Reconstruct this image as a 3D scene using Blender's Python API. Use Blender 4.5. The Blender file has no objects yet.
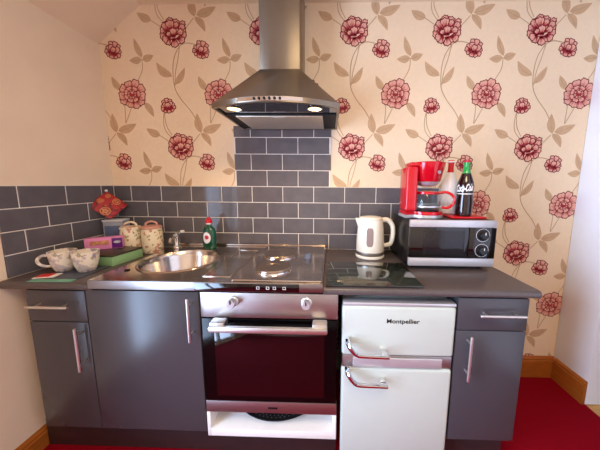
import bpy, bmesh, math, random
from mathutils import Vector, Matrix
random.seed(7)
R = math.radians
S = bpy.context.scene
COL = S.collection

# ------------------------------------------------------------------ materials
def lin(c):
    return tuple(((v/255)/12.92 if v/255 <= .04045 else ((v/255+.055)/1.055)**2.4) for v in c) + (1,)
def mat(name, rgb, rough=.5, metal=0, noise=0, nscale=20, stretch=None, bump=0, coat=0, trans=0, ior=1.45, emit=None, estr=0, spec=None, rvar=0):
    m = bpy.data.materials.new(name); m.use_nodes = True
    nt = m.node_tree; b = nt.nodes['Principled BSDF']
    col = lin(rgb)
    b.inputs['Base Color'].default_value = col
    b.inputs['Roughness'].default_value = rough
    b.inputs['Metallic'].default_value = metal
    b.inputs['IOR'].default_value = ior
    b.inputs['Coat Weight'].default_value = coat
    b.inputs['Coat Roughness'].default_value = .05
    b.inputs['Transmission Weight'].default_value = trans
    if spec is not None: b.inputs['Specular IOR Level'].default_value = spec
    if emit:
        b.inputs['Emission Color'].default_value = lin(emit); b.inputs['Emission Strength'].default_value = estr
    if noise or bump or rvar:
        tc = nt.nodes.new('ShaderNodeTexCoord'); mp = nt.nodes.new('ShaderNodeMapping')
        nt.links.new(tc.outputs['Object'], mp.inputs['Vector'])
        if stretch: mp.inputs['Scale'].default_value = stretch
        nz = nt.nodes.new('ShaderNodeTexNoise'); nz.inputs['Scale'].default_value = nscale
        nz.inputs['Detail'].default_value = 4
        nt.links.new(mp.outputs['Vector'], nz.inputs['Vector'])
        if noise:
            rp = nt.nodes.new('ShaderNodeValToRGB')
            rp.color_ramp.elements[0].position = .3; rp.color_ramp.elements[1].position = .7
            rp.color_ramp.elements[0].color = tuple(max(0, v*(1-noise)) for v in col[:3])+(1,)
            rp.color_ramp.elements[1].color = tuple(min(1, v*(1+noise)) for v in col[:3])+(1,)
            nt.links.new(nz.outputs['Fac'], rp.inputs['Fac']); nt.links.new(rp.outputs['Color'], b.inputs['Base Color'])
        if bump:
            bp = nt.nodes.new('ShaderNodeBump'); bp.inputs['Strength'].default_value = bump; bp.inputs['Distance'].default_value = .002
            nt.links.new(nz.outputs['Fac'], bp.inputs['Height']); nt.links.new(bp.outputs['Normal'], b.inputs['Normal'])
        if rvar:
            mr = nt.nodes.new('ShaderNodeMapRange'); mr.inputs['To Min'].default_value = max(0, rough-rvar); mr.inputs['To Max'].default_value = rough+rvar
            nt.links.new(nz.outputs['Fac'], mr.inputs['Value']); nt.links.new(mr.outputs['Result'], b.inputs['Roughness'])
    return m
M = dict(
    plaster=mat('cream_plaster', (238,218,190), .85, noise=.03, nscale=6, bump=.15),
    plaster_white=mat('white_plaster', (240,243,248), .8, noise=.02, nscale=6, bump=.15),
    paper=mat('cream_wallpaper', (238,215,182), .7, noise=.02, nscale=40),
    p_leaf=mat('tan_leaf_print', (204,170,132), .7, noise=.06, nscale=30),
    p_vein=mat('pale_vein_print', (190,154,116), .7, noise=.04, nscale=30),
    p_stem=mat('tan_stem_print', (196,164,126), .7, noise=.05, nscale=30),
    p_dark=mat('crimson_outline_print', (116,12,30), .7, noise=.15, nscale=60),
    p_red=mat('red_petal_print', (172,42,54), .7, noise=.2, nscale=90),
    p_pink=mat('pink_petal_print', (226,170,150), .7, noise=.08, nscale=80),
    tile=mat('charcoal_tile', (98,94,98), .08, noise=.1, nscale=14, bump=.03, rvar=.03),
    grout=mat('pale_grout', (236,228,218), .8, noise=.05),
    carpet=mat('red_carpet', (138,4,24), .95, noise=.25, nscale=300, bump=.6, spec=.1),
    wood=mat('varnished_pine', (186,112,44), .35, noise=.18, nscale=9, stretch=(1,1,9)),
    woodx=mat('varnished_pine_rail', (164,92,32), .35, noise=.18, nscale=9, stretch=(1.5,1.5,14)),
    oak=mat('oak_boards', (206,160,96), .4, noise=.15, nscale=6, stretch=(1,8,1)),
    door=mat('gloss_grey_door', (68,66,70), .25, noise=.03, nscale=3),
    carcass=mat('dark_carcass', (62,60,64), .5, noise=.05),
    plinth=mat('dark_plinth', (52,40,40), .4, noise=.1),
    worktop=mat('grey_laminate', (84,74,72), .3, noise=.16, nscale=160, rvar=.04),
    steel=mat('brushed_steel', (178,172,170), .40, 1, noise=.04, nscale=30, stretch=(1,1,14), rvar=.05),
    steelv=mat('brushed_steel_vertical', (142,132,118), .34, 1, noise=.05, nscale=40, stretch=(20,20,.6), rvar=.04),
    filter=mat('fine_mesh_filter', (230,220,204), .5, 1, noise=.12, nscale=220),
    sink=mat('polished_steel', (214,204,194), .17, 1, noise=.04, nscale=20, rvar=.04),
    chrome=mat('chrome', (232,232,234), .06, 1, noise=.01),
    satin=mat('satin_nickel', (214,210,204), .40, 1, noise=.02),
    blackglass=mat('black_glass', (9,7,8), .05, noise=.05, coat=.6),
    blackplastic=mat('black_plastic', (16,16,18), .3, noise=.1),
    blackmat=mat('black_matte', (18,18,20), .6, noise=.1),
    white=mat('white_melamine', (236,232,226), .4, noise=.02),
    fridge=mat('cream_enamel', (192,199,189), .22, noise=.01, coat=.4),
    gasket=mat('grey_gasket', (120,120,118), .6, noise=.05),
    lampg=mat('lit_halogen', (255,240,200), .3, noise=0, emit=(255,214,140), estr=4),
    kettle=mat('cream_plastic', (247,241,224), .22, noise=.01, coat=.3),
    kwin=mat('smoky_window', (150,132,128), .12, noise=.08, coat=.5),
    red=mat('glossy_red_plastic', (196,10,30), .16, noise=.03, coat=.4),
    redm=mat('red_enamel', (206,22,30), .3, noise=.05),
    silver=mat('silver_plastic', (206,206,210), .34, .6, noise=.03),
    glass=mat('clear_glass', (245,250,250), .02, trans=1, ior=1.3),
    cola=mat('dark_cola_glass', (34,12,12), .06, noise=.2, coat=.6),
    greeng=mat('green_neck_glass', (40,150,70), .1, noise=.05, coat=.5),
    bottlew=mat('white_bottle_glaze', (238,238,240), .25, noise=.02),
    green=mat('green_liquid_bottle', (8,74,46), .12, noise=.15, coat=.6),
    label=mat('white_label', (240,236,236), .45, noise=.02),
    labelr=mat('red_label_mark', (190,40,60), .45, noise=.05),
    ink=mat('black_ink', (22,22,24), .4, noise=.05),
    whiteink=mat('white_ink', (244,242,240), .4, noise=.02),
    boxg=mat('green_card_box', (142,184,130), .5, noise=.05),
    boxd=mat('dark_box_lid', (64,58,48), .4, noise=.12),
    pink=mat('pink_card', (226,138,186), .4, noise=.04),
    purple=mat('purple_label', (96,28,116), .4, noise=.05),
    cake=mat('cake_picture', (196,132,92), .5, noise=.4, nscale=60),
    tub=mat('grey_tub', (158,160,170), .3, noise=.06),
    tublid=mat('pale_tub_lid', (206,206,208), .35, noise=.04),
    bluel=mat('blue_grey_label', (96,108,140), .45, noise=.12, nscale=60),
    teal=mat('teal_cover', (104,164,138), .35, noise=.05),
    slate=mat('dark_slate_cover', (66,70,84), .3, noise=.12, nscale=40),
    card=mat('white_card', (236,226,214), .5, noise=.03),
    cardr=mat('red_card_print', (206,36,40), .5, noise=.2, nscale=70),
    gold=mat('gold_print', (196,124,74), .4, .1, noise=.2, nscale=80),
    boardg=mat('dark_green_glass', (44,50,44), .03, noise=.05, coat=.8),
    jarpink=mat('pink_lid_glaze', (206,150,130), .3, noise=.1, nscale=60),
    plate=mat('steel_hotplate', (176,160,146), .3, 1, noise=.1, nscale=40),
    knobg=mat('grey_knob', (96,104,122), .35, noise=.05),
)
def brushed(m, aniso, rot):
    nt = m.node_tree; b = nt.nodes['Principled BSDF']; t = nt.nodes.new('ShaderNodeTangent')
    t.direction_type = 'RADIAL'; t.axis = 'Z'; nt.links.new(t.outputs['Tangent'], b.inputs['Tangent'])
    b.inputs['Anisotropic'].default_value = aniso; b.inputs['Anisotropic Rotation'].default_value = rot
brushed(M['steelv'], .8, 0.25)
def floral(name, base, blobs, scale, rough=.3):
    """glazed china with small printed sprigs"""
    m = mat(name, base, rough, coat=.3)
    nt = m.node_tree; b = nt.nodes['Principled BSDF']
    tc = nt.nodes.new('ShaderNodeTexCoord')
    prev = None
    for i, (c, sc, th) in enumerate(blobs):
        v = nt.nodes.new('ShaderNodeTexNoise'); v.inputs['Scale'].default_value = sc*scale; v.inputs['Detail'].default_value = 3
        mp = nt.nodes.new('ShaderNodeMapping'); mp.inputs['Location'].default_value = (i*3.1, i*1.7, i*2.3)
        nt.links.new(tc.outputs['Object'], mp.inputs['Vector']); nt.links.new(mp.outputs['Vector'], v.inputs['Vector'])
        r = nt.nodes.new('ShaderNodeValToRGB'); r.color_ramp.elements[0].position = th; r.color_ramp.elements[1].position = th+.03
        nt.links.new(v.outputs['Fac'], r.inputs['Fac'])
        mx = nt.nodes.new('ShaderNodeMix'); mx.data_type = 'RGBA'
        nt.links.new(r.outputs['Color'], mx.inputs['Factor'])
        if prev is None: mx.inputs[6].default_value = lin(base)
        else: nt.links.new(prev, mx.inputs[6])
        mx.inputs[7].default_value = lin(c); prev = mx.outputs[2]
    nt.links.new(prev, b.inputs['Base Color'])
    return m
M['mug'] = floral('floral_mug_china', (232,220,200), [((196,184,182),30,.53),((156,142,158),38,.6),((172,160,126),44,.62)], 1)
M['jar'] = floral('floral_jar_china', (236,222,188), [((206,140,120),34,.57),((160,146,100),44,.6),((150,90,90),52,.66)], 1)
M['pot'] = floral('patterned_red_fabric', (170,18,24), [((104,8,14),44,.55),((196,104,60),60,.64)], 1, .55)

# ------------------------------------------------------------------ mesh helpers
def add(bm, tmp, mi=0, xf=None):
    if xf is not None: bmesh.ops.transform(tmp, matrix=xf, verts=tmp.verts)
    for f in tmp.faces: f.material_index = mi
    me = bpy.data.meshes.new('t'); tmp.to_mesh(me); tmp.free(); bm.from_mesh(me); bpy.data.meshes.remove(me)
def box(bm, x0, x1, y0, y1, z0, z1, mi=0, bev=0, seg=2, xf=None):
    t = bmesh.new(); bmesh.ops.create_cube(t, size=1)
    for v in t.verts: v.co = ((x0+x1)/2+v.co.x*(x1-x0), (y0+y1)/2+v.co.y*(y1-y0), (z0+z1)/2+v.co.z*(z1-z0))
    if bev: bmesh.ops.bevel(t, geom=t.edges[:], offset=bev, segments=seg, affect='EDGES', profile=.5)
    add(bm, t, mi, xf)
def rot_from(axis):
    return Vector((0,0,1)).rotation_difference(Vector(axis).normalized()).to_matrix().to_4x4()
def lathe(bm, prof, c=(0,0,0), axis=(0,0,1), n=32, mi=0, sx=1, sy=1, xf=None):
    t = bmesh.new(); rings = []
    for r, z in prof:
        if r < 1e-6: rings.append([t.verts.new((0,0,z))])
        else: rings.append([t.verts.new((r*math.cos(2*math.pi*k/n)*sx, r*math.sin(2*math.pi*k/n)*sy, z)) for k in range(n)])
    for a, b in zip(rings, rings[1:]):
        for k in range(n):
            q = [a[k % len(a)], a[(k+1) % len(a)], b[(k+1) % len(b)], b[k % len(b)]]
            q2 = []
            for v in q:
                if v not in q2: q2.append(v)
            if len(q2) > 2: t.faces.new(q2)
    bmesh.ops.recalc_face_normals(t, faces=t.faces)
    m = Matrix.Translation(c) @ rot_from(axis)
    add(bm, t, mi, m if xf is None else xf @ m)
def cyl(bm, c, r, h, axis=(0,0,1), n=24, mi=0, bev=.0015, xf=None):
    lathe(bm, [(0,0),(r-bev,0),(r,bev),(r,h-bev),(r-bev,h),(0,h)], c, axis, n, mi, xf=xf)
def smooth_path(pts, n=6):
    P = [Vector(p) for p in pts]; out = []
    for i in range(len(P)-1):
        p0 = P[max(i-1,0)]; p1 = P[i]; p2 = P[i+1]; p3 = P[min(i+2,len(P)-1)]
        for k in range(n):
            t = k/n
            out.append(.5*((2*p1)+(p2-p0)*t+(2*p0-5*p1+4*p2-p3)*t*t+(3*p1-p0-3*p2+p3)*t**3))
    out.append(P[-1]); return out
def tube(bm, pts, r, n=12, mi=0, sm=6, flat=1, xf=None, up=None):
    P = smooth_path(pts, sm) if sm else [Vector(p) for p in pts]
    t = bmesh.new(); rings = []
    T0 = (P[1]-P[0]).normalized()
    U = Vector(up) if up else (Vector((0,0,1)) if abs(T0.z) < .9 else Vector((1,0,0)))
    for i, p in enumerate(P):
        T = (P[min(i+1,len(P)-1)]-P[max(i-1,0)]).normalized()
        U = (U-T*U.dot(T)).normalized(); W = T.cross(U)
        rr = r(i/(len(P)-1)) if callable(r) else r
        rings.append([t.verts.new(p+(U*math.cos(2*math.pi*k/n)*flat+W*math.sin(2*math.pi*k/n))*rr) for k in range(n)])
    for a, b in zip(rings, rings[1:]):
        for k in range(n): t.faces.new((a[k],a[(k+1)%n],b[(k+1)%n],b[k]))
    t.faces.new(rings[0][::-1]); t.faces.new(rings[-1])
    bmesh.ops.recalc_face_normals(t, faces=t.faces)
    add(bm, t, mi, xf)
def prism(bm, poly, z0, z1, mi=0, bev=0, xf=None):
    t = bmesh.new()
    a = [t.verts.new((x,y,z0)) for x,y in poly]; b = [t.verts.new((x,y,z1)) for x,y in poly]
    n = len(poly); t.faces.new(a[::-1]); t.faces.new(b)
    for k in range(n): t.faces.new((a[k],a[(k+1)%n],b[(k+1)%n],b[k]))
    bmesh.ops.recalc_face_normals(t, faces=t.faces)
    if bev: bmesh.ops.bevel(t, geom=t.edges[:], offset=bev, segments=2, affect='EDGES')
    add(bm, t, mi, xf)
def obj(name, bm, mats, parent=None, smooth=True, ang=35, kind=None, label=None):
    if not isinstance(mats, (list,tuple)): mats = [mats]
    L = Vector((0,0,0)); p = parent
    while p: L += p.location; p = p.parent
    if L.length: bmesh.ops.translate(bm, vec=-L, verts=bm.verts)
    me = bpy.data.meshes.new(name); bm.to_mesh(me); bm.free()
    for m in mats: me.materials.append(M[m] if isinstance(m,str) else m)
    if smooth and len(me.polygons):
        me.shade_smooth(); me.set_sharp_from_angle(angle=R(ang))
    o = bpy.data.objects.new(name, me); COL.objects.link(o)
    if parent: o.parent = parent
    if kind: o['kind'] = kind
    if label: o['label'] = label
    return o
def thing(name, label, cat, loc, group=None):
    o = bpy.data.objects.new(name, None); COL.objects.link(o); o.location = loc; o.empty_display_size = .05
    o['label'] = label; o['category'] = cat
    if group: o['group'] = group
    bpy.context.view_layer.update()
    return o
def tag(o, label, cat, group=None):
    o['label'] = label; o['category'] = cat
    if group: o['group'] = group
    return o
def N(): return bmesh.new()
def prof_r(prof, z):
    for (r0,z0),(r1,z1) in zip(prof,prof[1:]):
        if z0 <= z <= z1 and z1 > z0: return r0+(r1-r0)*(z-z0)/(z1-z0)
    return prof[-1][0]
def text_bm(s, size, shear=0, bold=0, depth=.0006):
    cu = bpy.data.curves.new('txt', 'FONT'); cu.body = s; cu.size = size; cu.shear = shear; cu.offset = bold
    cu.extrude = depth; cu.align_x = 'CENTER'; cu.align_y = 'CENTER'
    o = bpy.data.objects.new('txt', cu); COL.objects.link(o)
    dg = bpy.context.evaluated_depsgraph_get()
    me = bpy.data.meshes.new_from_object(o.evaluated_get(dg))
    b = N(); b.from_mesh(me); bpy.data.objects.remove(o); bpy.data.curves.remove(cu); bpy.data.meshes.remove(me)
    return b
FRONT = Matrix.Rotation(R(90), 4, 'X')      # text lying in XY -> facing -Y

# ------------------------------------------------------------------ the room
XL, XR, ZC, YB = -.883, 2.145, 2.405, -3.0
ZS = 2.185; XS = -.60            # sloped ceiling from (XL, ZS) up to (XS, ZC)
YJ = -.225                        # end of the short right wall

# wallpaper: printed pattern inside the back wall's own mesh
wb = N()
def poly(bm, pts, mi, layer):
    """clip to the papered wall outline, add as a face lying on the wall"""
    slope_n = ((ZC-ZS), -(XS-XL))
    planes = [(1,0,-XL),(-1,0,XR),(0,-1,ZC),(0,1,0)]
    sn = (XS-XL, -(ZC-ZS))      # below the slope line: (z - ZS)*(XS-XL) <= (x-XL)*(ZC-ZS)
    planes.append(((ZC-ZS), -(XS-XL), -(ZC-ZS)*XL+(XS-XL)*ZS))
    P = list(pts)
    for a, b, c in planes:
        if not P: return
        Q = []
        for i in range(len(P)):
            p, q = P[i], P[(i+1) % len(P)]
            dp = a*p[0]+b*p[1]+c; dq = a*q[0]+b*q[1]+c
            if dp >= 0: Q.append(p)
            if (dp >= 0) != (dq >= 0):
                t = dp/(dp-dq); Q.append((p[0]+t*(q[0]-p[0]), p[1]+t*(q[1]-p[1])))
        P = Q
    if len(P) < 3: return
    vs = [bm.verts.new((x, -.00015-layer*.00003, z)) for x, z in P]
    try:
        f = bm.faces.new(vs); f.material_index = mi
        f.normal_update()
        if f.normal.y > 0: f.normal_flip()
    except ValueError: pass
def ribbon(bm, pts, w, mi, layer):
    P = [(v.x, v.y) for v in smooth_path([(x,z,0) for x,z in pts], 5)]
    for i in range(len(P)-1):
        (x0,z0),(x1,z1) = P[i], P[i+1]; d = math.hypot(x1-x0, z1-z0) or 1
        nx, nz = -(z1-z0)/d*w/2, (x1-x0)/d*w/2
        ex, ez = (x1-x0)/d*w*.3, (z1-z0)/d*w*.3
        poly(bm, [(x0+nx-ex,z0+nz-ez),(x0-nx-ex,z0-nz-ez),(x1-nx+ex,z1-nz+ez),(x1+nx+ex,z1+nz+ez)], mi, layer)
def leaf(bm, tip, base, w, bend=0):
    """a pointed leaf from its tip to its base"""
    tx, tz = tip; bx_, bz = base; L = math.hypot(tx-bx_, tz-bz); ux, uz = (tx-bx_)/L, (tz-bz)/L; nx, nz = -uz, ux
    up, dn, mid = [], [], []
    for k in range(11):
        t = k/10; h = w*math.sin(math.pi*t**.8)**.85*(1-.12*t); off = bend*math.sin(math.pi*t)*L + (.25*bend*L*t*t)
        cx, cz = bx_+ux*L*t+nx*off, bz+uz*L*t+nz*off
        up.append((cx+nx*h, cz+nz*h)); dn.append((cx-nx*h, cz-nz*h)); mid.append((cx,cz))
    poly(bm, up+dn[::-1], 1, 2)
    ribbon(bm, mid[:9:2], .0028, 6, 3)
rng = random.Random(3)
def petal(bm, cx, cz, ang, L, w, layer, lobes=3, back=.25, rim=.0054, streak=True):
    """one scalloped petal: crimson edge, pink face, red streaks running up from its base"""
    ca, sa = math.cos(ang), math.sin(ang)
    def pt(u, v): return (cx+ca*u-sa*v, cz+sa*u+ca*v)
    def outline(g):
        o = [pt(-back*L*.2+g, -w*.28+g*.5)]
        n = lobes*6
        for k in range(n+1):
            a = -1.25+2.5*k/n
            sc = 1-.10*abs(math.sin((k/n)*math.pi*lobes+math.pi/2))
            o.append(pt((L-g)*(.50+.50*math.cos(a))*sc+.06*L, (w-g)*math.sin(a)*1.05*sc))
        o.append(pt(-back*L*.2+g, w*.28-g*.5))
        return o
    L *= rng.uniform(.9,1.12); w *= rng.uniform(.88,1.1)
    poly(bm, outline(0), 3, layer)
    poly(bm, outline(rim), 5, layer+1)
    if streak:
        poly(bm, [pt(-.1*L,-w*.45),pt(L*.12,-w*.5),pt(L*.2,0),pt(L*.12,w*.5),pt(-.1*L,w*.45)], 4, layer+2)
        for k in range(5):
            v = (k-2)/2*w*.62; l = L*rng.uniform(.5,.86); ww = w*.14
            poly(bm, [pt(0,v*.35-ww), pt(l,v), pt(0,v*.35+ww)], 4, layer+2)
def blossom_side(bm, cx, cz, s, tilt=0):
    """full cabbage bloom leaning to the upper right"""
    ly = 6
    for a, r, L, w in [(200,.50,.50,.30),(235,.50,.46,.28),(270,.46,.46,.28),(305,.46,.48,.28),(165,.48,.46,.28),(345,.48,.48,.26),
                       (135,.46,.48,.28),(105,.44,.50,.28),(72,.42,.52,.28),(38,.44,.60,.24),(15,.46,.46,.24)]:
        a = R(a+tilt); petal(bm, cx+math.cos(a)*r*s*.95, cz+math.sin(a)*r*s*.9, a, L*s, w*s*1.05, ly, 3, rim=.0058); ly += 3
    for x, z, a, L, w in [(-.38,.05,120,.62,.26),(.36,.0,50,.66,.26),(-.30,-.34,200,.5,.28),(.32,-.36,-30,.5,.28),(0,-.42,-80,.5,.32),
                          (-.12,.10,100,.62,.34),(.12,.14,70,.58,.26),(-.06,-.12,170,.46,.22),(.18,-.10,20,.5,.24),(.02,-.28,95,.56,.34),(-.2,-.3,120,.36,.2)]:
        petal(bm, cx+x*s, cz+z*s, R(a+tilt), L*s, w*s, ly, 3, rim=.0058); ly += 3
def blossom_front(bm, cx, cz, s):
    """open rosette with a ring of notched petals"""
    ly = 6
    for a in (252, 288, 320, 215): petal(bm, cx+math.cos(R(a))*s*.42, cz+math.sin(R(a))*s*.42, R(a), .60*s, .34*s, ly, 3); ly += 3
    for a in (190, 150, 108, 68, 28, -12): petal(bm, cx+math.cos(R(a))*s*.32, cz+math.sin(R(a))*s*.30, R(a), .66*s, .36*s, ly, 2); ly += 3
    for k, q in enumerate((5,62,115,160,205,250,300)):
        a = R(q); petal(bm, cx+math.cos(a)*s*.22, cz-.04*s+math.sin(a)*s*.18, a, .40*s, .25*s, ly, 2, rim=.004); ly += 3
    ring = [(cx+math.cos(2*math.pi*k/20)*s*.34, cz-.04*s+math.sin(2*math.pi*k/20)*s*.28) for k in range(20)]
    poly(bm, ring, 4, ly); ly += 1
    for k in range(8):
        a = R(k*45+20); petal(bm, cx+math.cos(a)*s*.12, cz-.04*s+math.sin(a)*s*.1, a, .2*s, .12*s, ly, 2, rim=.003); ly += 3
    petal(bm, cx-.05*s, cz-.08*s, R(70), .26*s, .15*s, ly, 2, rim=.003)
def bud(bm, cx, cz, s, tilt):
    """half-open bud: tall petals cupped round a pale heart"""
    ly = 6; T = R(tilt); ct, st = math.cos(T), math.sin(T)
    for x, z, a, L, w in [(-.30,-.25,140,.80,.40),(.30,-.25,40,.80,.40),(-.45,-.35,185,.62,.36),(.45,-.35,-5,.62,.36),(0,.1,90,.92,.42),(-.25,.0,112,.95,.36),(.25,.0,68,.95,.36),
                          (-.3,-.5,225,.52,.34),(.3,-.5,-45,.52,.34),(0,-.45,-90,.6,.38),(-.18,-.35,108,.95,.40),(.2,-.35,66,.9,.40),(.02,-.48,92,.85,.44)]:
        petal(bm, cx+(x*ct-z*st)*s, cz+(x*st+z*ct)*s, R(a)+T, L*s, w*s, ly, 2, rim=.0052); ly += 3
def cell(ax, az):
    rng.seed(11)
    o = lambda pts: [(ax+x, az+z) for x, z in pts]
    for pts, w in [([(-.133,.067),(-.085,.036),(-.06,.02)],.005),([(.129,.079),(.095,.041),(.06,.008)],.005),([(-.21,-.153),(-.214,-.216),(-.252,-.285),(-.27,-.31)],.005),
              ([(.13,-.07),(.08,-.061),(.038,-.075),(-.003,-.137),(-.019,-.216),(-.014,-.32),(.022,-.391),(.08,-.462),(.12,-.534),(.133,-.58)],.0055),
              ([(.033,-.08),(.016,-.159),(-.003,-.228),(-.013,-.309)],.005),([(.206,-.41),(.205,-.474),(.201,-.53)],.005),([(.253,-.43),(.23,-.48),(.203,-.535)],.005),
              ([(.459,-.46),(.45,-.522),(.46,-.582),(.5,-.63)],.005),([(-.055,.07),(-.085,.129),(-.093,.2),(-.088,.25)],.005)]:
        ribbon(wb, o(pts), w, 2, 0)
    for tip, base, w, b in [((-.218,.112),(-.133,.067),.026,.06),((.119,.205),(.135,.087),.026,.05),((.27,.142),(.148,.095),.028,-.06),((.196,0),(.138,.086),.022,.1),
                         ((-.250,-.030),(-.209,-.142),.020,.04),((-.292,-.158),(-.212,-.153),.023,.05),((-.136,-.130),(-.207,-.156),.023,-.03),
                         ((-.118,-.168),(-.028,-.253),.027,.14),((.056,-.200),(-.01,-.300),.021,-.06),((.139,-.252),(.188,-.335),.022,.05),((.388,-.497),(.335,-.408),.022,.06)]:
        leaf(wb, (ax+tip[0],az+tip[1]), (ax+base[0],az+base[1]), w, b)
    blossom_side(wb, ax, az, .092)
    blossom_front(wb, ax+.262, az-.356, .09)
    bud(wb, ax+.167, az-.100, .049, -20)
    bud(wb, ax+.485, az-.426, .046, 10)
f = wb.faces.new([wb.verts.new(p) for p in ((XL,0,0),(XR,0,0),(XR,0,ZC),(XS,0,ZC),(XL,0,ZS))]); f.material_index = 0
f.normal_update()
if f.normal.y > 0: f.normal_flip()
for i in range(-3, 5):
    for j in range(-1, 4):
        cell(.700+.553*i, 2.250-.679*j)
# wall thickness behind the paper
box(wb, XL-.12, XR+.12, .002, .12, 0, ZC+.1, 7)
wall_back = obj('wall_back', wb, ['paper','p_leaf','p_stem','p_dark','p_red','p_pink','p_vein','plaster'], smooth=False, kind='structure')

b = N()
WY0, WY1, WZ0, WZ1 = -2.30, -1.2, .03, 2.0      # glazed door opening in the left wall
for y0,y1,z0,z1 in ((WY1,0,0,ZS),(YB,WY0,0,ZS),(WY0,WY1,0,WZ0),(WY0,WY1,WZ1,ZS)):
    box(b, XL-.14, XL, y0, y1, z0, z1)
wall_left = obj('wall_left', b, 'plaster', smooth=False, kind='structure')
b = N(); box(b, XR, XR+.14, YJ, .0, 0, ZC+.02, bev=.004); box(b, XR, XR+.14, YB, -1.1, 0, ZC+.02); box(b, XR, XR+.14, -1.1, YJ, 2.06, ZC+.02)
obj('wall_right', b, 'plaster_white', kind='structure')
b = N(); box(b, XL-.14, XR+.14, YB-.12, YB, 0, ZC+.02); obj('wall_front', b, 'plaster', kind='structure')
b = N()
prism(b, [(XL-.02,ZS-.015),(XL,ZS),(XS,ZC),(XR+.14,ZC),(XR+.14,ZC+.08),(XS-.03,ZC+.08),(XL-.1,ZS+.03)], 0, -YB, xf=Matrix.Rotation(R(90),4,'X'))
obj('ceiling', b, 'plaster', smooth=False, kind='structure')
b = N(); box(b, XL-.1, XR+.005, YB-.1, .1, -.05, 0); obj('floor', b, 'carpet', smooth=False, kind='structure')
b = N(); box(b, XR+.006, XR+1.6, YB-.1, .1, -.05, -.004); obj('floor_hall', b, 'oak', smooth=False, kind='structure')
b = N(); box(b, XR+1.6, XR+1.7, YB-.1, .1, -.05, 2.4); obj('wall_hall', b, 'plaster_white', smooth=False, kind='structure')
# skirting boards
def skirting(name, p0, p1, nrm, h, m):
    bm = N(); d = (Vector(p1)-Vector(p0)); L = d.length
    prof = [(0,0),(.02,0),(.02,h-.028),(.016,h-.022),(.016,h-.012),(.008,h-.004),(.004,h),(0,h)]
    nx = Vector(nrm); t = d.normalized()
    mtx = Matrix(((nx.x,0,t.x,p0[0]),(nx.y,0,t.y,p0[1]),(0,1,0,0),(0,0,0,1)))
    prism(bm, prof, 0, L, xf=mtx); bmesh.ops.recalc_face_normals(bm, faces=bm.faces)
    return obj(name, bm, m, smooth=False, kind='structure')
skirting('baseboard_back', (1.43,-.0005,0), (XR-.0005,-.0005,0), (0,-1,0), .152, 'woodx')
skirting('baseboard_right', (XR-.0005,YJ+.001,0), (XR-.0005,-.022,0), (-1,0,0), .152, 'woodx')
skirting('baseboard_left', (XL+.0005,WY1+.02,0), (XL+.0005,-.50,0), (1,0,0), .104, 'woodx')
# frame of the glazed door in the left wall (lets the daylight in)
b = N()
for y0,y1,z0,z1 in ((WY0,WY0+.05,WZ0,WZ1),(WY1-.05,WY1,WZ0,WZ1),(WY0+.05,WY1-.05,WZ0,WZ0+.05),(WY0+.05,WY1-.05,WZ1-.05,WZ1),(-1.775,-1.725,WZ0+.05,WZ1-.05)):
    box(b, XL-.11, XL-.05, y0, y1, z0, z1, bev=.004)
obj('door_1', b, 'white', kind='structure')

# wall tiles: bevelled glazed tiles on a grout bed
def tiles(name, u0, u1, rows, joints, to3, parent, t=.007):
    bm = N(); g = .0042; c = .002
    for (z0, z1), off in zip(rows, joints):
        k = math.floor((u0-off)/.203)-1
        while True:
            a = off+k*.203+g/2; e = a+.203-g; k += 1
            if a > u1: break
            a2, e2 = max(a,u0), min(e,u1)
            if e2-a2 < .012: continue
            A, E_, Z0, Z1 = a2, e2, z0+g/2, z1-g/2
            back = [bm.verts.new(to3(u,z,.001)) for u,z in ((A,Z0),(E_,Z0),(E_,Z1),(A,Z1))]
            mid = [bm.verts.new(to3(u,z,t-.0015)) for u,z in ((A,Z0),(E_,Z0),(E_,Z1),(A,Z1))]
            tl = random.uniform(-.0003,.0003)
            fr = [bm.verts.new(to3(u,z,t+(tl if i<2 else -tl))) for i,(u,z) in enumerate(((A+c,Z0+c),(E_-c,Z0+c),(E_-c,Z1-c),(A+c,Z1-c)))]
            for x, y in ((back,mid),(mid,fr)):
                for i in range(4): bm.faces.new((x[i],x[(i+1)%4],y[(i+1)%4],y[i])).material_index = 0
            bm.faces.new(fr).material_index = 0
        for zz in (z0,):
            pass
    zlo, zhi = min(r[0] for r in rows), max(r[1] for r in rows)
    q = [bm.verts.new(to3(u,z,d)) for d in (.0008,t-.0022) for u,z in ((u0,zlo),(u1,zlo),(u1,zhi),(u0,zhi))]
    for i in range(4): bm.faces.new((q[i],q[(i+1)%4],q[4+(i+1)%4],q[4+i])).material_index = 1
    bm.faces.new(q[4:]).material_index = 1
    bmesh.ops.recalc_face_normals(bm, faces=bm.faces)
    return obj(name, bm, ['tile','grout'], parent, smooth=False)
rz = [(1.316-.1038*(k+1), 1.316-.1038*k) for k in range(4)]
jo = [.254, .254+.1015, .254, .254+.1015]
onback = lambda u,z,d: (u,-d,z)
tiles('wall_tiles', XL+.008, 1.40, rz, jo, onback, wall_back)
rs = [(1.3165+.1038*k, 1.3165+.1038*(k+1)) for k in range(3)]+[(1.628,1.70)]
tiles('wall_tiles', -.056, .566, rs, [.254+.1015,.254,.254+.1015,.254], onback, wall_back)
tiles('wall_tiles', -.575, -.0085, rz, [-.296,-.391,-.29,-.385], lambda u,z,d:(XL+d,u,z), wall_left)

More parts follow.
